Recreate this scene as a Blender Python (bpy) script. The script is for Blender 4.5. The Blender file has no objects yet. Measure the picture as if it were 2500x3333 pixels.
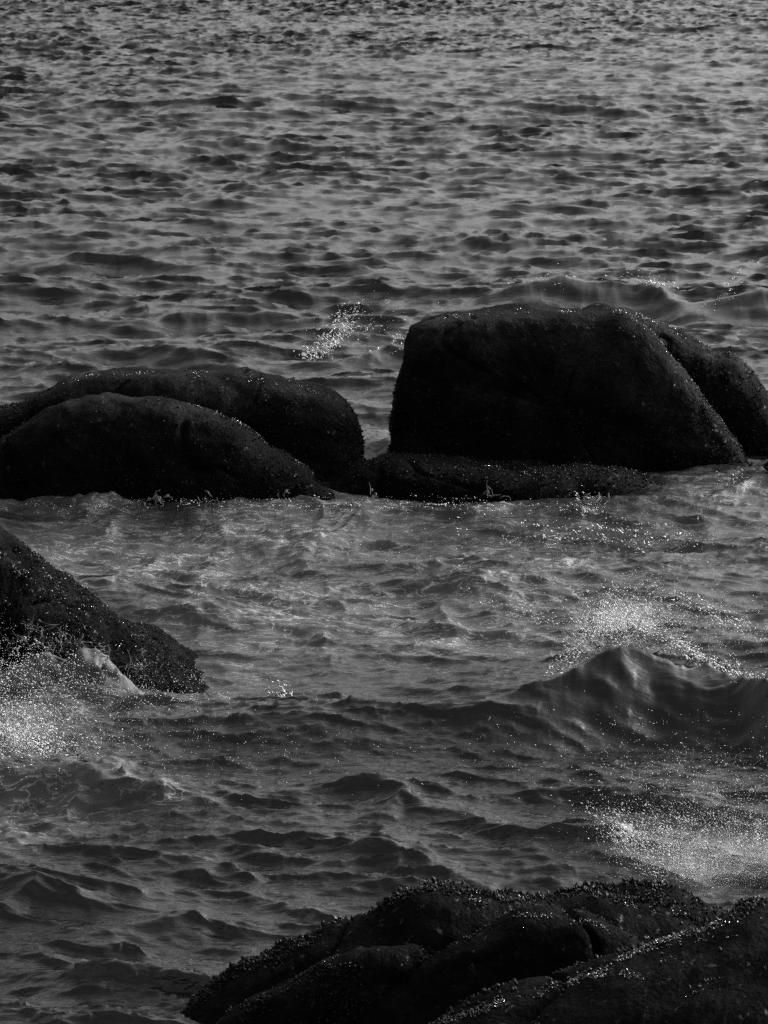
import bpy, math, random
import numpy as np
from mathutils import Vector

S = bpy.context.scene
COL = S.collection
RNG = np.random.default_rng(7)

# ------------------------------------------------------------------ camera
CAM_H = 10.0
FPX = 9258.0                      # focal length in photograph pixels (2500 x 3333)
PITCH = math.atan((1666.5 + 500.0) / FPX)
cam_d = bpy.data.cameras.new("camera")
cam_d.sensor_width = 36.0
cam_d.lens = 100.0
cam_d.clip_start = 0.5
cam_d.clip_end = 60000.0
cam = bpy.data.objects.new("camera", cam_d)
COL.objects.link(cam)
cam.location = (0, 0, CAM_H)
cam.rotation_euler = (math.pi / 2 - PITCH, 0, 0)
cam_d.dof.use_dof = True
cam_d.dof.focus_distance = 31.0
cam_d.dof.aperture_fstop = 6.3
S.camera = cam

# ------------------------------------------------------------------ light
SUN_EL, SUN_AZ = math.radians(24), math.radians(70)      # azimuth clockwise from +Y
world = bpy.data.worlds.new("World")
S.world = world
world.use_nodes = True
wn, wl = world.node_tree.nodes, world.node_tree.links
bg = wn["Background"]
skyt = wn.new("ShaderNodeTexSky")
skyt.sky_type = "NISHITA"
skyt.sun_disc = False
skyt.sun_elevation = SUN_EL
skyt.sun_rotation = SUN_AZ
skyt.air_density = 1.2
skyt.dust_density = 10.0
bw = wn.new("ShaderNodeRGBToBW")
wl.new(skyt.outputs[0], bw.inputs[0])
wl.new(bw.outputs[0], bg.inputs[0])
bg.inputs[1].default_value = 0.15
sun_d = bpy.data.lights.new("sun", "SUN")
sun_d.energy = 1.3
sun_d.angle = math.radians(0.5)
sun_d.color = (1.0, 0.995, 0.99)
sun = bpy.data.objects.new("sun", sun_d)
COL.objects.link(sun)
SUN_DIR = Vector((math.sin(SUN_AZ) * math.cos(SUN_EL), math.cos(SUN_AZ) * math.cos(SUN_EL), math.sin(SUN_EL)))
sun.rotation_euler = SUN_DIR.to_track_quat("Z", "Y").to_euler()
sun.location = (30, 40, 60)

S.view_settings.view_transform = "Standard"
S.view_settings.look = "None"
S.view_settings.gamma = 1.0
S.view_settings.use_curve_mapping = False
S.view_settings.exposure = 1.5
S.render.engine = "CYCLES"
S.cycles.use_denoising = False
S.cycles.max_bounces = 6
S.cycles.volume_bounces = 1
S.cycles.caustics_reflective = False
S.cycles.caustics_refractive = False

# ------------------------------------------------------------------ geometry helpers
cp, sp = math.cos(PITCH), math.sin(PITCH)
FWD = np.array([0, cp, -sp]); UP = np.array([0, sp, cp]); RIGHT = np.array([1.0, 0, 0])

def ray(u, v):
    u = np.asarray(u, float); v = np.asarray(v, float)
    return FWD * FPX + np.multiply.outer(u - 1250.0, RIGHT) + np.multiply.outer(1666.5 - v, UP)

def at_z(u, v, z=0.0):
    """World point where the sight line through photograph pixel (u, v) meets height z."""
    d = ray(u, v)
    t = (z - CAM_H) / d[..., 2]
    return np.array([0, 0, CAM_H]) + d * np.asarray(t)[..., None]

def at_y(u, v, y):
    d = ray(u, v)
    t = y / d[..., 1]
    return np.array([0, 0, CAM_H]) + d * np.asarray(t)[..., None]

def _hash(ix, iy, iz, seed):
    h = (ix.astype(np.uint32) * np.uint32(374761393) + iy.astype(np.uint32) * np.uint32(668265263)
         + iz.astype(np.uint32) * np.uint32(2147483647) + np.uint32(seed) * np.uint32(1274126177))
    h = (h ^ (h >> np.uint32(13))) * np.uint32(1274126177)
    h = (h ^ (h >> np.uint32(16))) * np.uint32(2246822519)
    return ((h ^ (h >> np.uint32(15))).astype(np.float32) / np.float32(4294967295.0)) * 2 - 1

def vnoise(p, seed=0):
    """Smooth value noise in -1..1 for an (n, 3) array."""
    p = np.asarray(p, np.float32)
    f = np.floor(p); i = f.astype(np.int64); t = p - f
    t = t * t * t * (t * (t * 6 - 15) + 10)
    r = 0
    with np.errstate(over="ignore"):
        for dx in (0, 1):
            wx = t[:, 0] if dx else 1 - t[:, 0]
            for dy in (0, 1):
                wy = t[:, 1] if dy else 1 - t[:, 1]
                for dz in (0, 1):
                    wz = t[:, 2] if dz else 1 - t[:, 2]
                    r = r + wx * wy * wz * _hash(i[:, 0] + dx, i[:, 1] + dy, i[:, 2] + dz, seed)
    return r

def fbm(p, octaves=4, seed=0, gain=0.5, ridged=False):
    p = np.asarray(p, np.float32)
    a, s, r = 1.0, 1.0, 0
    for o in range(octaves):
        n = vnoise(p * s + 17.3 * o, seed + o)
        r = r + a * ((1 - 2 * np.abs(n)) if ridged else n)
        a *= gain; s *= 2.03
    return r

def worley(p, seed=0):
    p = np.asarray(p, np.float32); i = np.floor(p).astype(np.int64); best = np.full(len(p), 9.0, np.float32)
    with np.errstate(over="ignore"):
        for dx in (-1, 0, 1):
            for dy in (-1, 0, 1):
                for dz in (-1, 0, 1):
                    q = i + [dx, dy, dz]
                    j = np.stack([_hash(q[:, 0], q[:, 1], q[:, 2], seed + k) for k in range(3)], -1) * 0.5 + 0.5
                    best = np.minimum(best, ((q + j - p) ** 2).sum(1))
    return np.sqrt(best)

def smooth(a, b, x):
    t = np.clip((x - a) / (b - a), 0, 1)
    return t * t * (3 - 2 * t)

def mesh_np(name, verts, faces, smooth_shade=True):
    """faces: (n, 3) or (n, 4) int array."""
    me = bpy.data.meshes.new(name)
    n, k = faces.shape
    me.vertices.add(len(verts)); me.vertices.foreach_set("co", np.ascontiguousarray(verts, np.float32).ravel())
    me.loops.add(n * k); me.loops.foreach_set("vertex_index", np.ascontiguousarray(faces, np.int32).ravel())
    me.polygons.add(n)
    me.polygons.foreach_set("loop_start", np.arange(0, n * k, k, dtype=np.int32))
    me.polygons.foreach_set("loop_total", np.full(n, k, np.int32))
    me.polygons.foreach_set("use_smooth", np.full(n, smooth_shade, bool))
    me.update(calc_edges=True)
    return me

def link(name, me, mat=None, parent=None):
    o = bpy.data.objects.new(name, me)
    COL.objects.link(o)
    if mat is not None and len(me.materials) == 0:
        me.materials.append(mat)
    if parent is not None:
        o.parent = parent
    return o

def tag(o, label=None, cat=None, group=None, kind=None):
    for k, v in (("label", label), ("category", cat), ("group", group), ("kind", kind)):
        if v:
            o[k] = v
    return o

def grid_faces(nr, nc, wrap=False):
    r = np.arange(nr - 1)[:, None]
    c = np.arange(nc if wrap else nc - 1)[None, :]
    c2 = (c + 1) % nc
    return np.stack([r * nc + c, r * nc + c2, (r + 1) * nc + c2, (r + 1) * nc + c], -1).reshape(-1, 4)

def attr(me, name, vals):
    a = me.attributes.new(name, "FLOAT", "POINT")
    a.data.foreach_set("value", np.ascontiguousarray(vals, np.float32))

# ------------------------------------------------------------------ materials
def new_mat(name):
    m = bpy.data.materials.new(name)
    m.use_nodes = True
    nt = m.node_tree
    return m, nt, nt.nodes["Principled BSDF"]

class NB:
    def __init__(self, nt):
        self.nt = nt
        self.co = nt.nodes.new("ShaderNodeNewGeometry").outputs["Position"]
    def sock(self, x, inp):
        if hasattr(x, "is_linked") or hasattr(x, "links"):
            self.nt.links.new(x, inp)
        else:
            inp.default_value = x
    def math(self, op, a, b=0.0, c=None, clamp=False):
        n = self.nt.nodes.new("ShaderNodeMath"); n.operation = op; n.use_clamp = clamp
        self.sock(a, n.inputs[0]); self.sock(b, n.inputs[1])
        if c is not None: self.sock(c, n.inputs[2])
        return n.outputs[0]
    def scale(self, s):
        n = self.nt.nodes.new("ShaderNodeMapping")
        self.nt.links.new(self.co, n.inputs["Vector"]); n.inputs["Scale"].default_value = s
        return n.outputs[0]
    def noise(self, vec, scale, detail=4, rough=0.55, dist=0.0):
        n = self.nt.nodes.new("ShaderNodeTexNoise")
        self.nt.links.new(vec, n.inputs["Vector"])
        n.inputs["Scale"].default_value = scale; n.inputs["Detail"].default_value = detail
        n.inputs["Roughness"].default_value = rough; n.inputs["Distortion"].default_value = dist
        return n.outputs["Fac"]
    def voronoi(self, vec, scale, feature="F1", rnd=1.0):
        n = self.nt.nodes.new("ShaderNodeTexVoronoi"); n.feature = feature
        self.nt.links.new(vec, n.inputs["Vector"]); n.inputs["Scale"].default_value = scale
        n.inputs["Randomness"].default_value = rnd
        return n.outputs["Distance"]
    def ramp(self, x, lo, hi, a=0.0, b=1.0):
        n = self.nt.nodes.new("ShaderNodeMapRange"); n.interpolation_type = "SMOOTHSTEP"
        self.sock(x, n.inputs[0]); n.inputs[1].default_value = lo; n.inputs[2].default_value = hi
        self.sock(a, n.inputs[3]); self.sock(b, n.inputs[4])
        return n.outputs[0]
    def mix(self, f, a, b):
        n = self.nt.nodes.new("ShaderNodeMix")
        self.sock(f, n.inputs[0]); self.sock(a, n.inputs[2]); self.sock(b, n.inputs[3])
        return n.outputs[0]
    def attr(self, name):
        n = self.nt.nodes.new("ShaderNodeAttribute"); n.attribute_name = name
        return n.outputs["Fac"]
    def bump(self, h, strength, dist, normal=None):
        n = self.nt.nodes.new("ShaderNodeBump")
        self.sock(h, n.inputs["Height"]); self.sock(strength, n.inputs["Strength"])
        n.inputs["Distance"].default_value = dist
        if normal is not None: self.nt.links.new(normal, n.inputs["Normal"])
        return n.outputs[0]

def water_material():
    m, nt, P = new_mat("sea_water")
    b = NB(nt)
    foam = b.attr("foam")
    calm = b.attr("calm")
    near = b.attr("near")
    # lacing of the foam: real bubbles streaked over the surface
    v1 = b.scale((1.0, 0.55, 1.0))
    warp = b.noise(v1, 1.3, 3, 0.6, 0.6)
    lace = b.noise(b.scale((0.42, 1.4, 1.0)), 3.4, 6, 0.62, 0.9)
    lines = b.math("ABSOLUTE", b.math("SUBTRACT", lace, 0.5))
    lines = b.ramp(lines, 0.0, 0.022, 1.0, 0.0)
    fm = b.math("MULTIPLY", foam, b.ramp(warp, 0.25, 0.6, 0.55, 1.0), clamp=True)
    alb = b.mix(fm, 0.005, b.math("MULTIPLY_ADD", lines, 0.18, 0.052))
    P.inputs["Roughness"].default_value = 0.1
    b.sock(b.mix(fm, b.mix(near, 0.14, 0.03), 0.35), P.inputs["Roughness"])
    cc = nt.nodes.new("ShaderNodeCombineColor")
    for i in range(3): nt.links.new(alb, cc.inputs[i])
    nt.links.new(cc.outputs[0], P.inputs["Base Color"])
    P.inputs["IOR"].default_value = 1.34
    # capillary ripples
    vr = b.scale((0.32, 1.2, 1.0))
    r1 = b.noise(vr, 5.5, 4, 0.6, 0.7)
    r1 = b.math("ABSOLUTE", b.math("MULTIPLY_ADD", r1, 2.0, -1.0))     # sharp little crests
    r2 = b.noise(b.scale((0.5, 1.1, 1.0)), 9.0, 3, 0.55, 0.5)
    r3 = b.noise(b.scale((0.3, 1.15, 1.0)), 19.0, 3, 0.55, 0.6)
    r3 = b.math("ABSOLUTE", b.math("MULTIPLY_ADD", r3, 2.0, -1.0))
    hh = b.math("SUBTRACT", b.math("SUBTRACT", r2, b.math("MULTIPLY", r1, 0.8)), b.math("MULTIPLY", r3, 0.32))
    n1 = b.bump(hh, b.math("MULTIPLY", near, b.mix(calm, 0.22, 0.12)), 0.07)
    lump = b.noise(b.scale((0.8, 0.8, 1.0)), 5.0, 6, 0.65, 0.8)
    n2 = b.bump(b.math("ADD", lump, b.math("MULTIPLY", lines, 0.45)), b.math("MULTIPLY", fm, 0.32), 0.06, n1)
    nt.links.new(n2, P.inputs["Normal"])
    return m

def rock_material(name, base, wet, tide=None):
    m, nt, P = new_mat(name)
    b = NB(nt)
    big = b.noise(b.scale((1, 1, 1.4)), 0.9, 4, 0.6, 0.4)
    fine = b.noise(b.scale((1, 1, 1)), 14.0, 6, 0.65)
    crust = b.voronoi(b.scale((1, 1, 1)), 26.0)
    patch = b.ramp(big, 0.42, 0.62)
    c = b.mix(patch, base * 0.35, base * 1.25)
    if tide:
        sep = nt.nodes.new("ShaderNodeSeparateXYZ"); nt.links.new(b.co, sep.inputs[0])
        zz = b.math("MULTIPLY_ADD", b.math("SUBTRACT", big, 0.5), 1.4, sep.outputs[2])
        c = b.math("MULTIPLY", c, b.ramp(zz, tide - 0.35, tide + 0.35, 0.35, 1.35))       # weed below, bare rock above
    c = b.math("MULTIPLY", c, b.ramp(fine, 0.3, 0.75, 0.55, 1.35))
    cc = nt.nodes.new("ShaderNodeCombineColor")
    for i in range(3): nt.links.new(c, cc.inputs[i])
    nt.links.new(cc.outputs[0], P.inputs["Base Color"])
    P.inputs["IOR"].default_value = 1.4
    # wet films in patches, dull lichen and salt crust elsewhere
    film = b.ramp(b.noise(b.scale((1, 1, 1)), 9.0, 6, 0.75, 0.3), 0.58, 0.70)
    b.sock(b.mix(film, 0.05, 0.4), P.inputs["Specular IOR Level"])
    b.sock(b.mix(film, wet + 0.3, 0.22), P.inputs["Roughness"])
    n1 = b.bump(fine, 0.9, 0.05)
    n2 = b.bump(crust, 0.6, 0.02, n1)
    nt.links.new(n2, P.inputs["Normal"])
    return m

def simple_mat(name, base, rough, spec=0.5):
    m, nt, P = new_mat(name)
    P.inputs["Base Color"].default_value = (base, base, base, 1)
    P.inputs["Roughness"].default_value = rough
    P.inputs["Specular IOR Level"].default_value = spec
    return m

def mussel_material(name, spec, lo, hi):
    m, nt, P = new_mat(name)
    b = NB(nt)
    n = b.noise(b.co, 30.0, 3, 0.6)
    c = b.ramp(n, 0.3, 0.7, 0.003, 0.008)
    cc = nt.nodes.new("ShaderNodeCombineColor")
    for i in range(3): nt.links.new(c, cc.inputs[i])
    nt.links.new(cc.outputs[0], P.inputs["Base Color"])
    b.sock(b.ramp(n, 0.3, 0.7, lo, hi), P.inputs["Roughness"])
    P.inputs["Specular IOR Level"].default_value = spec
    return m

M_SEA = water_material()
M_ROCK = rock_material("wet_granite", 0.0065, 0.5, 1.35)
M_ROCK_NEAR = rock_material("mussel_ground_granite", 0.003, 0.55)
M_MUSSEL = mussel_material("mussel_shell", 0.06, 0.12, 0.35)
M_MUSSEL_WET = mussel_material("wet_mussel_shell", 0.7, 0.07, 0.22)
M_SPRAY = simple_mat("spray_drops", 0.45, 0.45)
M_SHEET = simple_mat("splash_water", 0.07, 0.7, 0.15)

# ------------------------------------------------------------------ sea
def fft_tile(n, L, peak, wind_az, spread, rms, seed, cut_lo=None, cut_hi=None):
    """Random wave tile: height, dx, dy on an n x n grid of size L metres."""
    r = np.random.default_rng(seed)
    k1 = 2 * math.pi * np.fft.fftfreq(n, L / n)
    kx, ky = np.meshgrid(k1, k1, indexing="ij")
    k = np.hypot(kx, ky); k[0, 0] = 1
    wx, wy = math.sin(wind_az), math.cos(wind_az)
    c = (kx * wx + ky * wy) / k
    kp = 2 * math.pi / peak
    P = np.exp(-1.25 * (kp / k) ** 2) / k ** 4 * (np.abs(c) ** spread + 0.03)
    if cut_lo: P *= 1 / (1 + (2 * math.pi / cut_lo / k) ** 8)
    if cut_hi: P *= np.exp(-(k * cut_hi / 2 / math.pi) ** 4)
    P[0, 0] = 0
    h = (r.normal(size=(n, n)) + 1j * r.normal(size=(n, n))) * np.sqrt(P)
    H = np.fft.ifft2(h)
    s = rms / H.real.std()
    return (H.real * s).astype(np.float32), (np.fft.ifft2(-1j * kx / k * h).real * s).astype(np.float32), \
        (np.fft.ifft2(-1j * ky / k * h).real * s).astype(np.float32), L

def sample(tile, x, y, rot=0.0):
    h, dx, dy, L = tile
    n = h.shape[0]
    c, s = math.cos(rot), math.sin(rot)
    xr, yr = (x * c + y * s) / L * n, (-x * s + y * c) / L * n
    i0 = np.floor(xr).astype(np.int64); j0 = np.floor(yr).astype(np.int64)
    fx = (xr - i0).astype(np.float32); fy = (yr - j0).astype(np.float32)
    i0 %= n; j0 %= n; i1 = (i0 + 1) % n; j1 = (j0 + 1) % n
    out = []
    for a in (h, dx, dy):
        out.append(a[i0, j0] * (1 - fx) * (1 - fy) + a[i1, j0] * fx * (1 - fy) + a[i0, j1] * (1 - fx) * fy + a[i1, j1] * fx * fy)
    return out[0], out[1] * c - out[2] * s, out[1] * s + out[2] * c

WIND = math.radians(200)
T_SWELL = fft_tile(512, 83.0, 7.0, math.radians(188), 4, 0.085, 3, cut_hi=2.0)
T_CHOP = fft_tile(1024, 41.0, 1.7, WIND, 5, 0.052, 5, cut_lo=3.0, cut_hi=0.15)
T_FINE = fft_tile(1024, 11.3, 0.34, math.radians(190), 4, 0.0095, 8, cut_lo=0.6, cut_hi=0.026)

# crest lines read from the photograph: pixel u, v, height of the crest above the mean sea; then front and back width in metres, smoothness
CRESTS = [
    ([(1050, 2335, .14), (1330, 2305, .34), (1600, 2262, .5), (1800, 2192, .68), (1930, 2105, .92), (2020, 2050, 1.1), (2110, 2085, .95), (2250, 2165, .70), (2330, 2150, .74),
      (2420, 2180, .68), (2560, 2225, .75), (2900, 2290, .5)], 0.55, 0.9, 0.55),
    ([(150, 2390, .06), (420, 2350, .2), (760, 2335, .26), (1000, 2370, .2), (1330, 2460, .06)], 0.6, 1.0, 0.75),
    ([(-250, 2400, .3), (100, 2450, .32), (370, 2505, .28), (600, 2580, .16), (850, 2640, .04)], 0.3, 0.8, 0.0),
    ([(1750, 2400, .03), (2080, 2370, .12), (2300, 2375, .12), (2600, 2395, .1)], 0.3, 0.6, 0.5),
    ([(1500, 2530, .02), (1950, 2500, .1), (2200, 2520, .12), (2600, 2540, .1)], 0.4, 0.6, 0.3),
    ([(1450, 985, .12), (1650, 950, .35), (1840, 915, .52), (1960, 940, .36), (2080, 932, .36), (2250, 965, .4), (2450, 930, .6), (2700, 925, .65)], 0.7, 1.4, 0.5),
    ([(900, 1180, .06), (1100, 1160, .25), (1290, 1120, .28), (1450, 1130, .2)], 0.5, 1.0, 0.3),
    ([(150, 870, .05), (250, 835, .26), (400, 845, .18), (560, 850, .26), (720, 860, .24), (830, 885, .06)], 0.5, 1.2, 0.4),
    ([(1050, 880, .05), (1180, 862, .22), (1320, 860, .22), (1450, 880, .05)], 0.5, 1.2, 0.3),
    ([(-100, 335, .35), (300, 315, .42), (700, 325, .5), (1200, 312, .5), (1500, 330, .3), (2100, 318, .25), (2600, 330, .15)], 3.2, 4.5, 0.0),
    ([(300, 1070, .05), (640, 1000, .24), (860, 1010, .18), (1000, 1040, .06)], 0.45, 1.1, 0.3),
    ([(-100, 1150, .12), (150, 1135, .24), (450, 1135, .15), (800, 1180, .18), (900, 1190, .06)], 0.45, 1.0, 0.3),
    ([(0, 3100, .02), (300, 3010, .08), (560, 2955, .17), (640, 2945, .17), (690, 3000, .03)], 0.22, 0.5, 0.5),
    ([(-200, 2830, .05), (50, 2875, .12), (250, 2905, .12), (400, 2950, .03)], 0.2, 0.5, 0.4),
    ([(-300, 3060, .06), (60, 3100, .13), (300, 3180, .11), (500, 3230, .02)], 0.24, 0.6, 0.7),
    ([(850, 2555, .05), (1100, 2530, .12), (1200, 2520, .15), (1330, 2590, .06), (1500, 2630, .02)], 0.22, 0.4, 0.1),
    ([(1200, 2660, .04), (1310, 2575, .18), (1400, 2620, .1), (1560, 2660, .03)], 0.2, 0.35, 0.1),
    ([(-60, 2980, .03), (120, 2900, .12), (230, 2960, .03)], 0.18, 0.35, 0.2),
    ([(420, 2800, .03), (630, 2770, .10), (800, 2830, .03)], 0.18, 0.35, 0.2),
    ([(1000, 2790, .03), (1250, 2745, .14), (1520, 2830, .04)], 0.22, 0.4, 0.2),
]

def crest_field(x, y):
    z = np.zeros_like(x); calm = np.zeros_like(x)
    rag = fbm(np.stack([x * 2.2, y * 0.8, 0 * x], -1), 3, 43); rag2 = fbm(np.stack([x * 7.0 + y * 3.0, y * 1.5, 0 * x], -1), 2, 44)
    wob = fbm(np.stack([x * 1.1, y * 0.5, 0 * x], -1), 3, 41)
    for pts, wf, wb, sm in CRESTS:
        P = np.array([np.append(at_z(u, v, h)[:2], h) for u, v, h in pts])
        o = np.argsort(P[:, 0]); P = P[o]
        e0, e1 = P[0, 0], P[-1, 0]
        span = 0.25 * (e1 - e0)
        xs = np.linspace(e0 - span, e1 + span, 400)
        ker = np.exp(-np.linspace(-2.2, 2.2, 29) ** 2); ker /= ker.sum()
        sm_ = lambda a: np.convolve(np.pad(a, 14, mode="edge"), ker, "valid")
        cy = np.interp(x, xs, sm_(np.interp(xs, P[:, 0], P[:, 1]))); h = np.interp(x, xs, sm_(np.interp(xs, P[:, 0], P[:, 2])))
        cy = cy + wob * min(0.08 * wf, 0.2)
        h = h * smooth(e0 - span, e0, x) * (1 - smooth(e1, e1 + span, x))
        h = h * (1 + 0.05 * rag)
        d = y - cy
        w = np.where(d < 0, wf, wb)
        prof = np.where(d < 0, np.clip(1 + d / (2.0 * wf), 0, 1) ** 1.35, 1.0 / (1.0 + (np.abs(d) / w) ** 1.5) ** 1.6)
        z += h * prof
        calm = np.maximum(calm, sm * smooth(-2.3 * wf, -1.2 * wf, d) * (1 - smooth(-0.05 * wf, 0.5 * wb, d)) * np.clip(h * 2.5, 0, 1))
    return z, calm

def rect_mask(x, y, u0, v0, u1, v1, soft):
    """Soft world-space blob spanning the water between two photograph pixels."""
    a, c = at_z(u0, v1), at_z(u1, v0)
    b, d = at_z(u1, v1), at_z(u0, v0)
    cx, cy = (a[0] + b[0] + c[0] + d[0]) / 4, (a[1] + c[1]) / 2
    rx, ry = abs(b[0] - a[0] + c[0] - d[0]) / 4, abs(c[1] - a[1]) / 2
    q = (np.abs((x - cx) / rx) ** 2.5 + np.abs((y - cy) / ry) ** 2.5) ** 0.4
    return 1 - smooth(1 - soft, 1 + soft, q)

def build_sea():
    # rows: distance from the foot of the camera; columns: bearing. Finer where waves are seen larger.
    ys = [12.0]
    while ys[-1] < 18: ys.append(ys[-1] + 0.10)
    while ys[-1] < 210:
        y = ys[-1]
        px = (y * y + 100) / 10.0 / (FPX / 3.255)        # ground depth of one render pixel
        ys.append(y + min(px * 1.15, 0.17 + 0.0009 * y))
    while ys[-1] < 4000:
        ys.append(ys[-1] * 1.035 + 0.3)
    ys = np.array(ys)
    t = np.concatenate([-np.geomspace(1.2, 0.19, 24), np.linspace(-0.16, 0.16, 650), np.geomspace(0.19, 1.2, 24)])
    Y, T = np.meshgrid(ys, t, indexing="ij")
    X = T * np.hypot(Y, CAM_H)
    x = X.ravel().astype(np.float64); y = Y.ravel().astype(np.float64)
    print("sea grid", len(ys), len(t), flush=True)
    far = np.clip((y - 60) / 140, 0, 1)
    fade = 1 - smooth(220, 700, y)
    p3 = np.stack([x, y, np.zeros_like(x)], -1)
    crest, calm = crest_field(x, y)
    # foam field
    foam = 1.0 * rect_mask(x, y, -400, 1600, 2300, 2250, 0.35)
    foam = np.maximum(foam, 0.8 * rect_mask(x, y, 1900, 1560, 2900, 1850, 0.3))
    foam = np.maximum(foam, 0.7 * rect_mask(x, y, -500, 2200, 700, 2680, 0.4))
    foam = np.maximum(foam, 0.6 * rect_mask(x, y, 2000, 2640, 3000, 3050, 0.4))
    foam = np.maximum(foam, 0.6 * rect_mask(x, y, 2150, 1950, 2900, 2200, 0.5))
    foam *= np.clip(0.75 + 0.55 * fbm(p3 * [0.55, 0.3, 1], 4, 31), 0, 1)
    foam *= 1 - np.clip(2.2 * calm, 0, 1)
    foam = np.clip(foam, 0, 1)
    lip = np.array([at_z(u, v, h)[:2] for u, v, h in CRESTS[0][0]])
    lx = np.interp(x, lip[:, 0], lip[:, 1]); on = (x > at_z(1780, 2200)[0]) & (x < at_z(2700, 2200)[0])
    foam = np.maximum(foam, on * np.exp(-((y - lx - 0.12) / 0.13) ** 2) * np.clip(0.6 + 0.8 * fbm(p3 * 3.0, 3, 61), 0, 1))
    lip2 = np.array([at_z(u, v, .2)[:2] for u, v in ((-250, 2400), (100, 2450), (370, 2505), (600, 2580), (850, 2640))])
    l2 = np.interp(x, lip2[:, 0], lip2[:, 1]); on2 = 1 - smooth(at_z(500, 2550)[0], at_z(900, 2640)[0], x)
    foam = np.maximum(foam, on2 * np.exp(-((y - l2 + 0.05) / 0.4) ** 2) * np.clip(0.75 + 0.6 * fbm(p3 * 1.8, 3, 62), 0, 1))
    foam = np.maximum(foam, 0.9 * rect_mask(x, y, 1130, 1380, 1300, 1560, 0.4))
    gust = np.clip(1 + 0.35 * fbm(p3 * 0.06, 2, 77), 0.65, 1.3)
    s = sample(T_SWELL, x, y, 0.1)
    s = [q * (1 - 0.2 * far) * (1 + 0.9 * foam) for q in s]
    nr = 1 - smooth(25, 42, y)
    c0 = sample(T_CHOP, x * 0.6, y, 0.14)
    c1 = sample(T_CHOP, x * 0.8 + 9, y * 1.55 + 4, -0.12)
    c3 = sample(T_CHOP, x * 1.2 + 31, y * 2.6 + 14, 0.16)
    b0 = sample(T_CHOP, x * 0.48 + 60, y * 0.72 + 11, 0.22)
    b1 = sample(T_CHOP, x * 0.85 + 17, y * 1.15 + 3, -0.20)
    g0 = sample(T_CHOP, x * 1.2 + 5, y * 2.7 + 8, 0.08)
    fr = smooth(70, 150, y)
    c0 = [c0[k] * (1 - nr) + 1.6 * b0[k] * nr for k in range(3)]
    c1 = [c1[k] * (1 - nr) + 1.6 * b1[k] * nr for k in range(3)]
    c1 = [c1[k] * (1 - 0.6 * fr) + 0.55 * g0[k] * fr for k in range(3)]
    c0 = [c0[k] * (1 - 0.6 * fr) for k in range(3)]
    c = [c0[k] * (0.55 - 0.1 * nr) + c1[k] * 0.62 + c3[k] * 0.13 for k in range(3)]
    c2 = [0, 0, 0]
    sg = float(c[0].std())
    c[0] = c[0] + 0.3 * nr * (c[0] ** 2 / sg - sg).clip(-sg, 3 * sg)
    f = sample(T_FINE, x * 0.5, y, -0.10)
    f2 = sample(T_FINE, x * 0.8 + 5, y * 1.2 + 3, 0.22)
    f3 = sample(T_FINE, x * 1.1 + 2, y * 2.0 + 6, -0.18)
    f = [f[k] * 0.5 + f2[k] * 0.45 + f3[k] * (0.26 + 0.12 * foam) for k in range(3)]
    f[0] = f[0] + 0.35 * (f[0] ** 2 / 0.009 - 0.009)          # sharper crests, flatter troughs
    kc = gust * (1 - 0.1 * foam) * (1 - 0.75 * calm)
    kf = (1 - smooth(55, 110, y)) * (1 + 0.25 * calm) * np.clip(1 + 0.5 * fbm(p3 * [0.35, 0.6, 1], 2, 87), 0.35, 1.5)
    chop = 1.0 + 0.1 * far - 0.2 * nr
    kc = kc * (1.0 - 0.12 * nr + 1.65 * far)
    z = s[0] * (1 - 0.6 * foam) + kc * (c[0] + c2[0] * 0.35) + kf * f[0]
    dx = -chop * (s[1] * (1 - 0.6 * foam) + kc * (c[1] + 0.35 * c2[1]) + kf * f[1])
    lean = 0.7 * kc * c[0]                      # seas lean towards the shore: steep dark fronts, long bright backs
    dy = -lean - chop * (s[2] * (1 - 0.6 * foam) + kc * (c[2] + 0.35 * c2[2]) + kf * f[2])
    # surges piled up against the rocks
    MOUNDS = [(340, 1655, .42, .55, .5), (60, 1640, .2, .9, .5), (880, 1650, .1, .9, .4), (1200, 1650, .14, .5, .3), (1590, 1670, .16, .4, .35), (1910, 1690, .16, .25, .25),
              (950, 1760, .28, 1.0, .8), (1800, 1850, .2, 1.2, .5), (1450, 1850, .18, .7, .5), (600, 2030, .3, .7, .5), (1560, 1930, .35, .5, .5), (300, 1960, .15, .6, .6),
              (250, 2270, .3, .9, .5), (720, 2270, .16, .5, .3), (370, 2510, .22, .22, .2), (20, 2720, .3, .4, .5), (1220, 1490, .3, .4, .6)]
    mound = np.zeros_like(x); rag = 0.75 + 0.5 * np.abs(fbm(p3 * 2.4, 3, 51))
    for mu, mv, mh, rx, ry in MOUNDS:
        q = at_z(mu, mv)
        g = np.exp(-((x - q[0]) / rx) ** 2 - ((y - q[1]) / ry) ** 2)
        mound += 0.6 * mh * g * rag
        foam = np.maximum(foam, np.clip(g * 1.3, 0, 0.9))
    # turbulent lumps of aerated water
    i = foam > 0.03
    lump = np.zeros_like(x)
    q = p3[i]
    w = np.stack([fbm(q * 0.8, 2, 5), fbm(q * 0.8 + 40, 2, 6), np.zeros(len(q))], -1) * 0.5
    bil = 1 - np.abs(fbm((q + w) * [0.7, 1.1, 1], 2, 11))
    bil2 = 1 - np.abs(fbm((q + w * .8) * [1.6, 3.2, 1], 3, 21))
    lump[i] = foam[i] * (0.12 * np.clip(bil, 0, 2) ** 1.5 + 0.045 * bil2 - 0.11)
    z = z * fade + lump + crest + mound
    # where a crest would fold over itself, ease the sideways shift
    sh = (len(ys), len(t))
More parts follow.
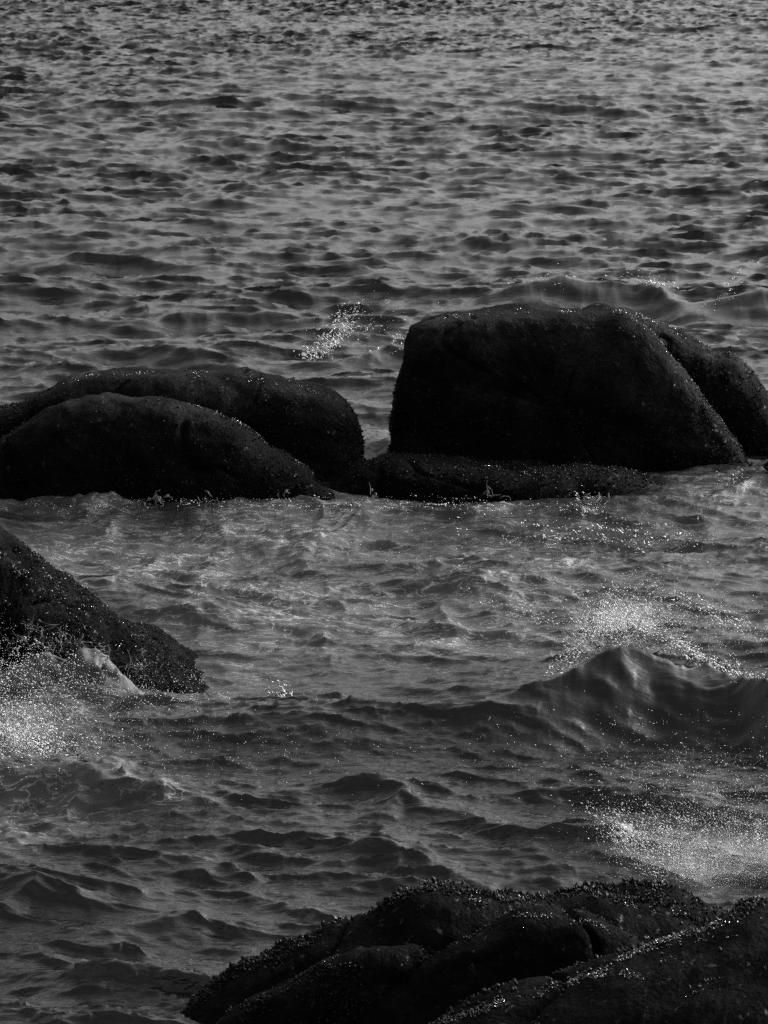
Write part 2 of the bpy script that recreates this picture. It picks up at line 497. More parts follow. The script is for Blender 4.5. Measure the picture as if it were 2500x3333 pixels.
    def blur(a, n):
        for _ in range(n):
            a = (a + np.roll(a, 1, 0) + np.roll(a, -1, 0)) / 3
            a = (a + np.roll(a, 1, 1) + np.roll(a, -1, 1)) / 3
        return a
    dy = dy.reshape(sh); dx = dx.reshape(sh)
    for _ in range(4):
        J = np.gradient(Y + dy, axis=0) / np.gradient(Y, axis=0)
        bad = np.clip(blur((J < 0.22).astype(np.float32), 3) * 4, 0, 1)
        dy *= 1 - 0.35 * bad; dx *= 1 - 0.35 * bad
    dy = dy.ravel(); dx = dx.ravel()
    v = np.stack([x + dx * fade, y + dy * fade, z], -1)
    me = mesh_np("sea", v, grid_faces(len(ys), len(t)))
    attr(me, "foam", foam); attr(me, "calm", calm)
    attr(me, "near", np.clip(1.1 - smooth(25, 110, y), 0.12, 1))
    o = link("sea", me, M_SEA)
    tag(o, "dark choppy sea with foam between the boulders", None, None, "structure")
    return o, v

SEA, SEA_V = build_sea()

# ------------------------------------------------------------------ rocks
K = 2500.0 / 1659.0               # contours below are in the 1659 px wide view of the photograph

def resample(pts, n):
    P = np.array(pts, float)
    Q = np.vstack([P, P[:1]])
    # Catmull-Rom through the points, then even steps
    m = len(P); fine = []
    for i in range(m):
        p0, p1, p2, p3 = P[(i - 1) % m], P[i], P[(i + 1) % m], P[(i + 2) % m]
        for t in np.linspace(0, 1, 12, endpoint=False):
            lin = p1 + (p2 - p1) * t
            cr = 0.5 * ((2 * p1) + (-p0 + p2) * t + (2 * p0 - 5 * p1 + 4 * p2 - p3) * t * t + (-p0 + 3 * p1 - 3 * p2 + p3) * t ** 3)
            fine.append(0.5 * lin + 0.5 * cr)
    F = np.array(fine); F = np.vstack([F, F[:1]])
    d = np.concatenate([[0], np.cumsum(np.linalg.norm(np.diff(F, axis=0), axis=1))])
    s = np.linspace(0, d[-1], n, endpoint=False)
    return np.stack([np.interp(s, d, F[:, 0]), np.interp(s, d, F[:, 1])], -1)

def boulder(name, contour, y, front, back, centre, power=2.6, rough=0.05, seed=1, n=360, m=64, mat=None, lean=0.0, nscale=1.0, power_back=2.2):
    """Closed rock whose outline is the contour standing at distance y, bulging `front` metres towards the shore and `back` metres to sea.
    lean pushes the upper part of the front seaward."""
    C = resample([(a * K, b * K) for a, b in contour], n)
    W = at_y(C[:, 0], C[:, 1], y)
    c = at_y(centre[0] * K, centre[1] * K, y)
    vs = []
    top = W[:, 2].max()
    phis = np.linspace(-math.pi / 2, math.pi / 2, m)
    for ph in phis:
        pw = power if ph < 0 else power_back
        rho = max(0.0, math.cos(ph)) ** (2 / pw); dep = abs(math.sin(ph)) ** (2 / pw)
        rho = max(rho, 0.004)
        q = c + (W - c) * rho
        hh = (q[:, 2] - c[2]) / max(0.1, top - c[2])
        off = (-front if ph < 0 else back) * dep
        q[:, 1] = y + off + (lean * np.clip(hh, -1, 1) if True else 0)
        # keep the outline on its sight line after the lean
        q[:, [0, 2]] = np.stack([q[:, 0] * (1 + (q[:, 1] - y) / y * 0.0), q[:, 2]], -1)
        vs.append(q)
    V = np.concatenate(vs)
    F = grid_faces(m, n, True)
    # normals for the relief
    me = mesh_np(name, V, F)
    N = np.empty(len(V) * 3, np.float32); me.vertices.foreach_get("normal", N); N = N.reshape(-1, 3)
    if ((V - c) * N).sum() < 0:
        F = F[:, ::-1]; N = -N
    p = V * nscale
    rel = fbm(p * 0.9, 3, seed) * 1.4 + fbm(p * 3.1, 4, seed + 9) * 0.5 + fbm(p * 14.0, 3, seed + 19) * 0.16
    rel = rel + 2.2 * (0.45 - worley(p * [1.0, 1.0, 1.3] / 1.1, seed + 5))
    crack = np.abs(fbm(p * [0.55, 0.55, 0.5] + 7.7, 2, seed + 31))
    rel = rel - 1.6 * np.exp(-(crack / 0.02) ** 2)
    V2 = V + N * (rel * rough)[:, None]
    bpy.data.meshes.remove(me)
    me = mesh_np(name, V2, F)
    o = link(name, me, mat or M_ROCK)
    N = np.empty(len(V2) * 3, np.float32); me.vertices.foreach_get("normal", N)
    o_data = (V2, N.reshape(-1, 3), F)
    return o, o_data

def mussel_shape(seg=6):
    """Small pointed shell, base at the origin, length 1 along z."""
    zs = [0.0, 0.5, 1.0]; rs = [0.2, 0.36, 0.05]
    v, f = [], []
    for z, r in zip(zs, rs):
        for k in range(seg):
            a = 2 * math.pi * k / seg
            v.append((r * math.cos(a), 0.62 * r * math.sin(a), z))
    for i in range(len(zs) - 1):
        for k in range(seg):
            f.append((i * seg + k, i * seg + (k + 1) % seg, (i + 1) * seg + (k + 1) % seg, (i + 1) * seg + k))
    return np.array(v), np.array(f)

MV, MF = mussel_shape(4)

def frames(n, rng, tilt):
    """Random frames with z near the given normals."""
    a = rng.normal(size=n.shape)
    z = n + a * tilt
    z /= np.linalg.norm(z, axis=1)[:, None]
    r = rng.normal(size=n.shape)
    x = np.cross(r, z); x /= np.linalg.norm(x, axis=1)[:, None]
    yv = np.cross(z, x)
    return x, yv, z

def pick(data, count, rng, weight):
    V, N, F = data
    a, b, c, d = V[F[:, 0]], V[F[:, 1]], V[F[:, 2]], V[F[:, 3]]
    area = 0.5 * np.linalg.norm(np.cross(c - a, d - b), axis=1)
    ctr = (a + b + c + d) / 4; nn = N[F].mean(1); nn /= np.linalg.norm(nn, axis=1)[:, None] + 1e-9
    w = area * weight(ctr, nn)
    if w.sum() <= 0: return None
    i = rng.choice(len(F), count, p=w / w.sum())
    s, t = rng.random((2, count, 1))
    P = (a[i] * (1 - s) + b[i] * s) * (1 - t) + (d[i] * (1 - s) + c[i] * s) * t
    return P, nn[i]

def facing(ctr, nn):
    """1 for surfaces seen from the shore or grazing, 0 for the far side and below water."""
    view = np.array([0, 0, CAM_H]) - ctr
    view /= np.linalg.norm(view, axis=1)[:, None]
    return (((nn * view).sum(1) > -0.35) & (ctr[:, 2] > -0.1)).astype(float)

def mussel_bed(parent, data, count, size, rng, weight, tilt=0.45, sink=0.15, name="mussel_bed", mat=None):
    r = pick(data, count, rng, lambda c, n: facing(c, n) * weight(c, n))
    if r is None: return None
    P, N = r
    x, y, z = frames(N, rng, tilt)
    s = (size * rng.uniform(0.55, 1.35, len(P)))[:, None, None]
    V = (MV[None, :, 0:1] * x[:, None] + MV[None, :, 1:2] * y[:, None] + (MV[None, :, 2:3] - sink) * z[:, None]) * s + P[:, None]
    F = (MF[None] + (np.arange(len(P)) * len(MV))[:, None, None]).reshape(-1, 4)
    o = link(name, mesh_np(name, V.reshape(-1, 3), F), mat or M_MUSSEL, parent)
    o["kind"] = "stuff"
    return o

def patchy(seed, lo, hi, sc=1.5):
    return lambda c: smooth(lo, hi, fbm(c * sc, 3, seed))

def low_or_edge(seed, zfull, ztop):
    """Mussels thick near the waterline, in patches above."""
    def w(c, n):
        return np.clip(1 - smooth(zfull, ztop, c[:, 2]), 0.004, 1) * (0.25 + smooth(-0.4, 0.5, fbm(c * 1.3, 3, seed)))
    return w

R = np.random.default_rng(11)
yw = lambda u, v: float(at_z(u * K, v * K)[1])

# left pair
A, dA = boulder("boulder", [(-140, 985), (-40, 903), (0, 888), (30, 876), (80, 851), (110, 836), (150, 815), (200, 807), (260, 802), (330, 801), (400, 803), (500, 808), (560, 812), (620, 822),
                            (680, 838), (720, 853), (750, 876), (770, 902), (779, 930), (781, 960), (779, 985), (782, 1010), (775, 1070), (600, 1120), (200, 1120), (-150, 1100)],
                yw(500, 1075) + 1.5, 0.8, 1.8, (320, 960), 4.0, 0.045, 3)
tag(A, "long low dark boulder with an arched back behind a rounded boulder", "boulder", "wet boulders standing in the sea")
mussel_bed(A, dA, 2500, 0.04, R, low_or_edge(4, 0.6, 1.7))
B, dB = boulder("boulder", [(-160, 1080), (-100, 1020), (-30, 965), (40, 925), (100, 890), (150, 867), (200, 859), (260, 857), (330, 861), (395, 871), (440, 881), (490, 898), (540, 923),
                            (580, 956), (620, 981), (660, 1009), (690, 1031), (725, 1055), (740, 1120), (600, 1180), (200, 1190), (-170, 1170)],
                yw(350, 1093) + 0.8, 0.8, 1.0, (270, 1010), 3.2, 0.05, 13)
tag(B, "dark rounded boulder with foam at its foot, overlapping the long arched boulder", "boulder", "wet boulders standing in the sea")
mussel_bed(B, dB, 1500, 0.04, R, low_or_edge(7, 0.3, 1.5))

# right pair
C_, dC = boulder("boulder", [(838, 1000), (838, 950), (838, 905), (850, 860), (856, 820), (870, 780), (884, 720), (889, 706), (903, 697), (950, 686), (1000, 679), (1050, 676), (1150, 672),
                             (1250, 669), (1320, 667), (1350, 673), (1385, 692), (1420, 731), (1450, 771), (1480, 803), (1520, 845), (1550, 893), (1580, 943), (1600, 987), (1622, 1015),
                             (1620, 1090), (1300, 1130), (950, 1130), (840, 1080)],
                 yw(1550, 1030) + 0.95, 0.9, 2.2, (1210, 870), 6, 0.05, 23)
tag(C_, "tallest dark boulder with a broad flat face and nearly level top", "boulder", "wet boulders standing in the sea")
mussel_bed(C_, dC, 2200, 0.04, R, low_or_edge(9, 0.5, 1.9))
F_, dF = boulder("boulder", [(1290, 690), (1320, 671), (1350, 669), (1390, 680), (1440, 700), (1500, 735), (1540, 764), (1575, 768), (1610, 795), (1640, 833), (1658, 862), (1690, 925),
                             (1715, 985), (1725, 1060), (1600, 1100), (1350, 1090), (1290, 900)],
                 yw(1600, 1003) + 1.9, 0.7, 1.6, (1500, 900), 4.0, 0.05, 33)
tag(F_, "dark boulder shoulder sloping down to the right behind the tallest boulder", "boulder", "wet boulders standing in the sea")
mussel_bed(F_, dF, 1500, 0.04, R, low_or_edge(19, 0.6, 1.9))

# low ledge in front of them
D_, dD = boulder("rock_ledge", [(640, 1065), (690, 1035), (730, 1018), (760, 1009), (800, 1003), (815, 994), (850, 989), (900, 991), (1000, 1000), (1100, 1007), (1200, 1012), (1300, 1024),
                                (1360, 1026), (1400, 1037), (1445, 1054), (1490, 1080), (1520, 1130), (1300, 1160), (900, 1160), (650, 1140)],
                 yw(1000, 1083) + 1.0, 0.95, 1.2, (1030, 1085), 3.0, 0.06, 43, m=48)
tag(D_, "low flat dark rock ledge at the foot of the tallest boulder", "rock ledge")
mussel_bed(D_, dD, 2000, 0.04, R, lambda c, n: 0.4 + 0 * c[:, 0])
E_, dE = boulder("rock", [(1360, 1050), (1370, 1040), (1390, 1035), (1415, 1034), (1435, 1038), (1444, 1050), (1446, 1070), (1440, 1090), (1365, 1090)],
                 yw(1405, 1066) + 0.5, 0.35, 0.4, (1404, 1062), 2.6, 0.03, 53, n=120, m=28)
tag(E_, "small rock knob in the foam just behind the right end of the low ledge", "rock", "small rocks awash")
G_, dG = boulder("rock", [(1645, 1060), (1643, 1040), (1648, 1025), (1656, 1010), (1668, 998), (1700, 985), (1740, 1000), (1750, 1060), (1740, 1100), (1650, 1090)],
                 yw(1655, 1062) + 0.5, 0.4, 0.5, (1695, 1045), 2.6, 0.04, 63, n=160, m=32)
tag(G_, "small dark rock cut off by the right edge of the photo beside the tallest boulder", "rock", "small rocks awash")
mussel_bed(G_, dG, 600, 0.05, R, lambda c, n: 1 + 0 * c[:, 0])

# sloping rock on the left, awash
H_, dH = boulder("sloping_rock", [(-260, 1100), (-120, 1118), (-40, 1135), (0, 1154), (40, 1176), (80, 1206), (120, 1251), (170, 1291), (220, 1316), (260, 1346), (310, 1371), (370, 1411), (410, 1441),
                                  (440, 1450), (480, 1466), (525, 1482), (575, 1508), (580, 1560), (460, 1620), (100, 1640), (-280, 1600)],
                 yw(350, 1490) + 0.9, 1.0, 1.4, (60, 1400), 2.4, 0.05, 73, m=80, nscale=1.6, mat=M_ROCK_NEAR)
tag(H_, "rough wet rock sloping down from the left edge into churned water and spray", "rock")
mussel_bed(H_, dH, 6000, 0.022, R, lambda c, n: 0.15 + smooth(-0.3, 0.6, fbm(c * 2.2, 3, 91)), tilt=0.7)

# shore rocks at the bottom
I_, dI = boulder("shore_rock", [(240, 2320), (290, 2250), (358, 2208), (448, 2147), (538, 2097), (600, 2066), (700, 2026), (800, 2010), (840, 1987), (870, 1963), (920, 1938), (960, 1926), (1000, 1924),
                                (1040, 1920), (1100, 1928), (1200, 1938), (1300, 1944), (1400, 1950), (1480, 1960), (1530, 1970), (1580, 1985), (1680, 2000), (1800, 2060), (1900, 2400),
                                (1400, 2600), (500, 2600), (250, 2450)],
                 23.2, 0.9, 0.9, (1100, 2250), 2.6, 0.06, 83, n=420, m=72, mat=M_ROCK_NEAR)
tag(I_, "long black shore rock edged with mussels, its back rising against the water at the bottom", "rock", "mussel covered shore rocks")
L_, dL = boulder("shore_rock", [(400, 2290), (470, 2215), (560, 2165), (660, 2118), (760, 2075), (840, 2062), (900, 2062), (935, 2085), (925, 2130), (860, 2200), (800, 2280), (600, 2350)],
                 22.4, 0.22, 0.5, (690, 2200), 2.4, 0.045, 93, n=260, m=44, mat=M_ROCK_NEAR)
tag(L_, "flattish dark slab lowest at left among the shore rocks, under the mussel edged ridge", "rock", "mussel covered shore rocks")
K_, dK = boulder("shore_rock", [(640, 2320), (740, 2215), (830, 2140), (905, 2082), (960, 2055), (1000, 2040), (1050, 2020), (1085, 1996), (1125, 1976), (1180, 1974), (1270, 1984), (1325, 2006), (1365, 2032),
                                (1400, 2070), (1390, 2200), (1300, 2400), (900, 2450)],
                 22.2, 0.35, 0.8, (1080, 2200), 2.6, 0.045, 103, n=300, m=56, mat=M_ROCK_NEAR)
tag(K_, "broad domed dark rock between the mussel edged ridge and the glinting slab", "rock", "mussel covered shore rocks")
J_, dJ = boulder("shore_rock", [(860, 2290), (960, 2212), (1060, 2168), (1200, 2120), (1310, 2066), (1380, 2036), (1450, 2011), (1540, 1986), (1600, 1972), (1680, 1955), (1900, 1960), (1950, 2300),
                                (1500, 2500), (900, 2450)],
                 19.5, 1.6, 0.7, (1450, 2300), 2.2, 0.05, 113, n=360, m=64, mat=M_ROCK_NEAR)
tag(J_, "nearest dark slab at bottom right with a bright glinting mussel edge", "rock", "mussel covered shore rocks")
O_, dO = boulder("shore_rock", [(1590, 1985), (1585, 1968), (1600, 1955), (1630, 1949), (1660, 1952), (1720, 1960), (1740, 2040), (1600, 2040)],
                 20.5, 0.3, 0.3, (1660, 2000), 2.4, 0.03, 123, n=140, m=28, mat=M_ROCK_NEAR)
tag(O_, "small mussel covered knob peeping over the nearest slab at the right edge", "rock", "mussel covered shore rocks")

def upness(lo, hi):
    return lambda c, n: smooth(lo, hi, n[:, 2])

def ridge_edge(data, width):
    """Weight for the strip just around the outline seen from the shore."""
    def w(c, n):
        view = np.array([0, 0, CAM_H]) - c; view /= np.linalg.norm(view, axis=1)[:, None]
        g = (n * view).sum(1)
        return (1 - smooth(0.0, width, g)) * (0.08 + smooth(-0.35, 0.35, fbm(c * 2.6, 3, 201)))
    return w

mussel_bed(I_, dI, 7000, 0.033, R, ridge_edge(dI, 0.55))
mussel_bed(L_, dL, 1500, 0.03, R, lambda c, n: smooth(0.0, 0.6, fbm(c * 2.5, 3, 61)))
mussel_bed(K_, dK, 500, 0.028, R, ridge_edge(dK, 0.4))
mussel_bed(J_, dJ, 2200, 0.035, R, ridge_edge(dJ, 0.5))

def along(line, width, D=21.0, conv=lambda a, b: (1200 + .7836 * a, 2850 + .7836 * b)):
    """Weight for a band of shells following a line of glints seen on the rock (zoom pixels of the shore rocks), width in metres."""
    L = [at_y(*conv(a, b), D) for a, b in line]
    def w(c, n):
        # compare bearings and depression from the camera foot, scaled to metres at 21 m
        q = np.array([0, 0, CAM_H]) + (c - [0, 0, CAM_H]) * (D / c[:, 1])[:, None]
        best = np.full(len(c), 9.0)
        for p0, p1 in zip(L[:-1], L[1:]):
            d = p1 - p0; t = np.clip(((q - p0) @ d) / (d @ d), 0, 1)
            best = np.minimum(best, np.linalg.norm(q - p0 - t[:, None] * d, axis=1))
        return np.exp(-(best / width) ** 2) * smooth(-0.5, 0.3, fbm(c * 4.0, 2, 171))
    return w
for par, dat, line, wd, cnt in (
        (J_, dJ, [(280, 616), (560, 525), (780, 465), (900, 415), (1000, 380), (1110, 318), (1300, 252), (1450, 202), (1680, 160)], .022, 1500),
        (J_, dJ, [(1200, 275), (1350, 265), (1450, 252), (1530, 255)], .022, 130),
        (J_, dJ, [(900, 415), (1000, 408), (1100, 412), (1140, 435)], .022, 130),
        (J_, dJ, [(1330, 480), (1480, 435), (1560, 382), (1650, 370)], .02, 60),
        (K_, dK, [(620, 165), (700, 170), (760, 170), (850, 195), (920, 195), (1000, 230), (1060, 255), (1110, 305)], .015, 150),
        (I_, dI, [(400, 92), (480, 80), (600, 84), (760, 82)], .03, 120), (I_, dI, [(430, 98), (480, 118), (540, 155)], .015, 60),
        (I_, dI, [(1080, 122), (1170, 142), (1300, 150), (1400, 165)], .03, 120)):
    mussel_bed(par, dat, cnt, 0.020, R, along(line, wd), tilt=1.2, mat=M_MUSSEL_WET)
k_ = lambda a, b: (a * K, b * K)
for par, dat, line, wd, cnt in (  # shiny shells added along the boulder rims to make their wet glints
        (C_, dC, [(1320, 672), (1350, 680), (1385, 703), (1420, 740), (1442, 765)], .05, 150), (C_, dC, [(1400, 712), (1480, 808), (1530, 868), (1565, 930), (1600, 1000)], .05, 160),
        (C_, dC, [(960, 686), (1100, 677), (1310, 671)], .03, 90), (F_, dF, [(1340, 674), (1400, 690), (1450, 710), (1500, 740), (1545, 768)], .05, 200),
        (A, dA, [(540, 814), (620, 828), (680, 845), (725, 862)], .06, 110), (A, dA, [(130, 828), (200, 811), (330, 806)], .03, 50), (A, dA, [(420, 808), (560, 820), (640, 845)], .05, 60),
        (B, dB, [(385, 872), (440, 884), (490, 901), (540, 926), (575, 955)], .03, 130), (B, dB, [(640, 1000), (690, 1032)], .04, 50),
        (D_, dD, [(900, 1000), (1000, 1010), (1100, 1018), (1250, 1030)], .08, 60), (H_, dH, [(0, 1215), (45, 1240)], .1, 120), (H_, dH, [(60, 1205), (200, 1330), (330, 1410), (450, 1485)], .25, 500)):
    mussel_bed(par, dat, int(cnt * 1.8), 0.028, R, along(line, wd * 0.8, 46.0 if par != H_ else 36.0, k_), mat=M_MUSSEL_WET)

mussel_bed(O_, dO, 900, 0.04, R, lambda c, n: 1 + 0 * c[:, 0])

# the largest mussels along the near ridge, one by one
def single_mussels(parent, data, count, size):
    me = mesh_np("mussel", MV, MF); me.materials.append(M_MUSSEL)
    P, N = pick(data, count, R, lambda c, n: facing(c, n) * ridge_edge(data, 0.3)(c, n) * (np.abs(c[:, 0]) < 3.2))
    x, y, z = frames(N, R, 0.5)
    from mathutils import Matrix
    for i in range(count):
        o = bpy.data.objects.new("mussel", me); COL.objects.link(o); o.parent = parent
        s = size * R.uniform(0.8, 1.3)
        m = Matrix([[x[i][k] * s, y[i][k] * s, z[i][k] * s, P[i][k]] for k in range(3)] + [[0, 0, 0, 1]])
        o.matrix_world = m
single_mussels(I_, dI, 260, 0.055)

# ------------------------------------------------------------------ spray, splashes, mist
OV = np.array([(1, 0, 0), (-.6, .9, 0), (-.6, -.45, .78), (-.6, -.45, -.78)], float)
OF = np.array([(0, 1, 2), (0, 2, 3), (0, 3, 1), (1, 3, 2)])

def spray(label, clouds, stretch=1.6, kind="stuff"):
    """Drops in the air. Each cloud: centre pixel, distance, spread across, up and in depth (metres), tilt of the sheet, count, drop radius."""
    Ps, Rs = [], []
    for u, v, y, sx, sz, sy, slope, n, r in clouds:
        n = int(n * 3.4)
        c = at_y(u, v, y)
        a = R.normal(size=(n, 3))
        # ragged: pull the drops into strands
        k = fbm(np.stack([a[:, 0] * 2.2, a[:, 2] * 2.2, a[:, 1]], -1), 3, int(u) % 97)
        a[:, 2] += 0.35 * k; a[:, 0] += 0.25 * np.roll(k, 7)
        g = n // 2; m_ = max(1, g // 16)                       # half of the drops fly in strings
        root = R.normal(size=(m_, 3)) * 0.8; dirn = R.normal(size=(m_, 3)) * [0.5, 0.3, 0.5] + [0.3, 0, 0.1]
        wh = R.integers(0, m_, g); tt = R.random((g, 1))
        a[:g] = root[wh] + dirn[wh] * tt + R.normal(size=(g, 3)) * 0.035
        a[:, 2] = np.where(a[:, 2] > 0, a[:, 2] * 1.3, a[:, 2] * 0.8)
        P = c + np.stack([a[:, 0] * sx, a[:, 1] * sy, a[:, 2] * sz + a[:, 0] * slope], -1)
        Ps.append(P); Rs.append(0.42 * r * np.exp(R.normal(0, 0.8, n)).clip(0.3, 5.0))
    P = np.concatenate(Ps); r = np.concatenate(Rs)
    keep = P[:, 2] > 0.0
    P, r = P[keep], r[keep]
    d = np.array([0.9, 0.1, -0.3]) + R.normal(0, 0.35, P.shape)
    d /= np.linalg.norm(d, axis=1)[:, None]
    o1 = np.cross(d, [0, 0, 1.0]); o1 /= np.linalg.norm(o1, axis=1)[:, None]
    o2 = np.cross(d, o1)
    V = (OV[None, :, 0:1] * d[:, None] * stretch + OV[None, :, 1:2] * o1[:, None] + OV[None, :, 2:3] * o2[:, None]) * r[:, None, None] + P[:, None]
    F = (OF[None] + (np.arange(len(P)) * 4)[:, None, None]).reshape(-1, 3)
    o = link("spray", mesh_np("spray", V.reshape(-1, 3), F), M_SPRAY)
    return tag(o, label, "spray", None, kind)

yb = float(at_z(2020, 2070, 0.9)[1]) + 0.25
spray("bright plume of spray thrown up behind the breaking crest at right", [
    (2000, 2040, yb, .26, .14, .3, 0.0, 1500, .0055), (1900, 2090, yb, .22, .10, .3, 0.25, 800, .006), (2090, 2000, yb, .35, .13, .3, -0.05, 900, .004),
    (2250, 2120, yb, .35, .05, .2, -0.18, 500, .006), (2420, 2200, yb, .35, .05, .2, -0.12, 450, .006), (2200, 2020, yb + .5, .8, .22, .6, -0.05, 1200, .0035),
    (2350, 2010, yb + .8, .4, .04, .2, -0.2, 260, .006), (2100, 2480, yb - 5, 1.1, .2, .8, 0.0, 500, .003), (1700, 1990, yb + 1.5, .35, .05, .3, -0.1, 160, .005)])
yl = float(at_z(100, 2500)[1]) + 0.6
spray("cloud of spray blowing over the water below the sloping rock at left", [
    (-40, 2390, yl, .62, .30, .5, -0.1, 3600, .0048), (80, 2360, yl, .95, .40, .6, -0.12, 5000, .0024), (700, 2450, yl, 1.3, .18, .9, -0.08, 1500, .0024), (260, 2520, yl, .55, .12, .4, -.22, 2500, .003), (110, 2430, yl - .4, .55, .12, .4, -0.22, 1800, .006), (60, 2180, yl + .5, .5, .14, .4, 0.0, 900, .0042), (330, 2510, yl - .5, .55, .05, .3, -0.2, 1200, .006),
    (520, 2590, yl - .5, .5, .07, .3, -0.15, 500, .004), (900, 2400, yl + .5, 1.2, .15, .8, -0.05, 900, .0028), (20, 2560, yl - .3, .3, .12, .3, -0.1, 700, .0045), (450, 2250, yl + 1.5, .6, .1, .3, -.1, 500, .0035),
    (930, 2275, yl + 1.8, .12, .06, .2, -.1, 160, .006)])  # this last cluster is pale drops put in for a glint
yr = float(at_z(2200, 2860)[1]) + 0.1
spray("spray bursting over the water at lower right behind the shore rocks", [
    (2130, 2740, yr, .30, .12, .3, -0.05, 1500, .0036), (2320, 2740, yr, .6, .24, .4, 0.02, 8000, .0015), (2350, 2860, yr, .35, .10, .3, 0.05, 6000, .0014), (2300, 2700, yr + .2, .5, .16, .4, 0.0, 1000, .0033), (2480, 2760, yr, .30, .14, .3, 0.1, 1100, .0033), (2010, 2700, yr, .18, .10, .2, -0.1, 500, .0042),
    (2250, 2560, yr + .8, .6, .16, .5, -0.1, 900, .0028), (2200, 2830, yr - .1, .25, .06, .2, 0.0, 500, .0036)])
yf = float(at_z(1070, 1165)[1])
spray("small burst of spray on a wave crest beyond the gap between the boulders", [
    (1075, 1115, yf, .26, .16, .3, 0.25, 420, .011), (1010, 1155, yf, .12, .08, .2, 0.0, 120, .012), (1110, 1090, yf, .5, .25, .4, 0.2, 260, .006), (1280, 1130, yf, .5, .10, .3, .3, 160, .010)])
yk = float(at_z(1900, 1680)[1])
spray("splash drops and pale drops standing in for glints on the churned water in front of the low ledge", [
    (1905, 1645, yk, .16, .10, .1, 0.0, 160, .007), (2050, 1740, yk - 1.6, 1.1, .04, .5, -0.08, 260, .008), (1850, 1760, yk - 1.8, .9, .03, .4, -0.05, 160, .007), (1650, 1850, yk - 3, 1.0, .03, .4, 0, 140, .007),
    (1760, 1905, yk - 4, .7, .03, .4, -0.15, 140, .008), (2420, 1570, yk + 2.0, .25, .06, .2, 0, 120, .009), (1225, 1475, float(at_z(1225, 1480)[1]), .16, .12, .2, 0, 420, .011), (600, 1640, yk + .4, 2.2, .035, .3, 0, 320, .006), (1500, 1645, yk + .2, 1.3, .03, .2, -.03, 220, .006)])  # besides splash, some clusters are pale drops put where the water glints
yc = float(at_z(1790, 925, .4)[1])
spray("pale drops standing in for glints along the crest of the swell behind the tallest boulder", [
    (1780, 925, yc, .40, .05, .3, 0.05, 200, .013), (1640, 965, yc, .5, .05, .3, 0.25, 90, .010), (2110, 915, yc, .4, .06, .3, -0.1, 70, .012), (2330, 985, yc - 2, .4, .12, .3, .4, 60, .011)])  # pale drops stand in for the sun glints on this crest

def tube_path(pts, radii, seg=6):
    P = np.array(pts); V, F = [], []
    for i in range(len(P)):
        t = P[min(i + 1, len(P) - 1)] - P[max(i - 1, 0)]; t /= np.linalg.norm(t) + 1e-9
        a = np.cross(t, [0.3, 0.9, 0.2]); a /= np.linalg.norm(a) + 1e-9
        b = np.cross(t, a)
        for k in range(seg):
            th = 2 * math.pi * k / seg
            V.append(P[i] + radii[i] * (math.cos(th) * a + math.sin(th) * b))
    for i in range(len(P) - 1):
        for k in range(seg):
            F.append((i * seg + k, i * seg + (k + 1) % seg, (i + 1) * seg + (k + 1) % seg, (i + 1) * seg + k))
    return V, F

def ligaments(parent, roots, y, length, count, thick, seed):
    """Strings of water tearing off the edge of a splash, with beads at their ends."""
    r = np.random.default_rng(seed)
    V, F = [], []
    for _ in range(count):
        u, v = roots[r.integers(len(roots))]
        p = at_y((u + r.normal(0, 12)) * K, (v + r.normal(0, 6)) * K, y - r.uniform(0, .25))
        d = np.array([r.normal(0.1, .6), r.normal(0, .3), r.uniform(.1, 1.1)]); d /= np.linalg.norm(d)
        n = r.integers(5, 11); pts, rad = [], []
        L = length * r.uniform(.4, 1.3); bead = r.integers(2, n)
        for i in range(n):
            pts.append(p.copy()); f = i / (n - 1)
            rad.append(thick * (1.2 - 0.8 * f) * r.uniform(.6, 1.5) * (1.9 if i == bead or i == n - 1 else 1))
            d = d + r.normal(0, .45, 3); d[2] -= .12; d /= np.linalg.norm(d)
            p = p + d * L / n
        rad[-1] *= .5
        v2, f2 = tube_path(pts, rad)
        F += [tuple(k + len(V) for k in q) for q in f2]; V += v2
    o = link("water_strand", mesh_np("water_strand", np.array(V), np.array(F)), M_SHEET, parent)
    o["kind"] = "stuff"
    return o

ys_ = yw(300, 1500) - 0.1
X_, dX = boulder("splash", [(-60, 1470), (0, 1452), (50, 1436), (75, 1410), (110, 1404), (140, 1408), (180, 1400), (210, 1408), (235, 1424), (250, 1442), (272, 1462), (290, 1482), (310, 1510),
                            (300, 1560), (200, 1590), (-60, 1580)], ys_ + .1, .22, .12, (170, 1500), 2.0, 0.06, 141, n=220, m=40, mat=M_SHEET, nscale=2.2)
tag(X_, "sheet of white water climbing the sloping rock at left, torn into strands", "splash")
ligaments(X_, [(20, 1400), (50, 1380), (75, 1360), (90, 1395), (120, 1400), (150, 1395), (185, 1398), (230, 1415), (290, 1440), (310, 1435)], ys_, .30, 90, .004, 5)


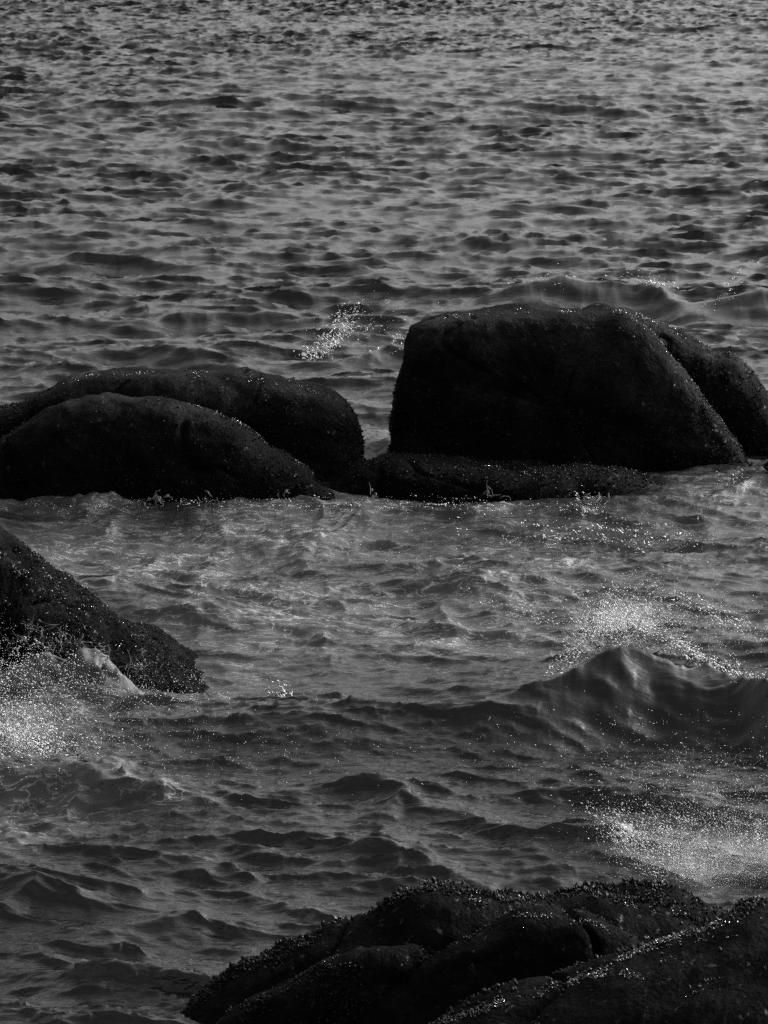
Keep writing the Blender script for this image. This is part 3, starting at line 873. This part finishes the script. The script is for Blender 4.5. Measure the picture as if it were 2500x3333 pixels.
for lab, roots, yy, ln, n_, th, sd in (
        ("thin strands of water flung off the lip of the breaking wave at right", [(1255, 1420), (1290, 1400), (1320, 1378), (1345, 1368), (1375, 1372), (1410, 1385), (1450, 1400), (1500, 1430), (1540, 1425), (1580, 1440)], yb - .2, .2, 90, .005, 15),
        ("small strands of splash at the foot of the low ledge and rounded boulder", [(330, 1085), (350, 1080), (450, 1085), (620, 1070), (800, 1072), (1060, 1070), (1270, 1080), (1285, 1078), (1300, 1085)], yk - .1, .22, 60, .007, 25),
        ("small strands of splash in the foam between the tallest boulder and the right edge", [(1590, 1045), (1600, 1040), (1610, 1046)], yk + 2.2, .3, 18, .008, 35),
        ("strands of water rising from the white surge at lower left", [(0, 1600), (60, 1625), (150, 1650), (165, 1640), (250, 1665), (330, 1690)], yl - .5, .22, 70, .005, 45)):
    tag(ligaments(None, roots, yy, ln, n_, th, sd), lab, "splash", None, "stuff").name = "splash"

def mist(label, u, v, y, rx, ry, rz, density, seed):
    """A puff of fine mist hanging over the water: a closed lump filled with scattering air, thinning to its rim."""
    c = at_y(u, v, y)
    n, m = 28, 16
    V = []
    for i in range(m):
        ph = math.pi * (i + 0.02) / (m - 0.96)
        for k in range(n):
            th = 2 * math.pi * k / n
            V.append((math.sin(ph) * math.cos(th), math.sin(ph) * math.sin(th), math.cos(ph)))
    V = np.array(V)
    V = V * (1 + 0.18 * fbm(V * 2.0, 3, seed))[:, None] * [rx, ry, rz]
    mt = bpy.data.materials.new("fine_mist"); mt.use_nodes = True
    nt = mt.node_tree; nt.nodes.clear()
    out = nt.nodes.new("ShaderNodeOutputMaterial"); vol = nt.nodes.new("ShaderNodeVolumePrincipled")
    b = NB(nt)
    tc = nt.nodes.new("ShaderNodeTexCoord")
    mp = nt.nodes.new("ShaderNodeMapping"); mp.inputs["Scale"].default_value = (1 / rx, 1 / ry, 1 / rz)
    nt.links.new(tc.outputs["Object"], mp.inputs["Vector"])
    ln = nt.nodes.new("ShaderNodeVectorMath"); ln.operation = "LENGTH"
    nt.links.new(mp.outputs[0], ln.inputs[0])
    nz = b.noise(tc.outputs["Object"], 3.2, 4, 0.6, 0.6)
    edge = b.ramp(ln.outputs["Value"], 0.1, 0.95, 1.0, 0.0)
    d = b.math("MULTIPLY", edge, b.ramp(nz, 0.35, 0.65, 0.15, 1.0))
    b.sock(b.math("MULTIPLY", d, density), vol.inputs["Density"])
    vol.inputs["Color"].default_value = (0.9, 0.9, 0.9, 1)
    vol.inputs["Anisotropy"].default_value = 0.2
    nt.links.new(vol.outputs[0], out.inputs["Volume"])
    o = link("mist", mesh_np("mist", V, grid_faces(m, n, True)[:, ::-1]), mt)
    o.location = c
    return tag(o, label, "mist", None, "stuff")

mist("soft grey mist rising over the water at lower right behind the shore rocks", 2330, 2820, yr + .1, 1.0, .6, .42, 0.6, 3)
mist("pale mist hanging over the surge at the left edge", 20, 2380, yl, 1.2, .7, .5, 0.3, 5)
mist("thin mist blown off the breaking crest at right", 2040, 2010, yb + .2, .55, .4, .28, 0.8, 7)
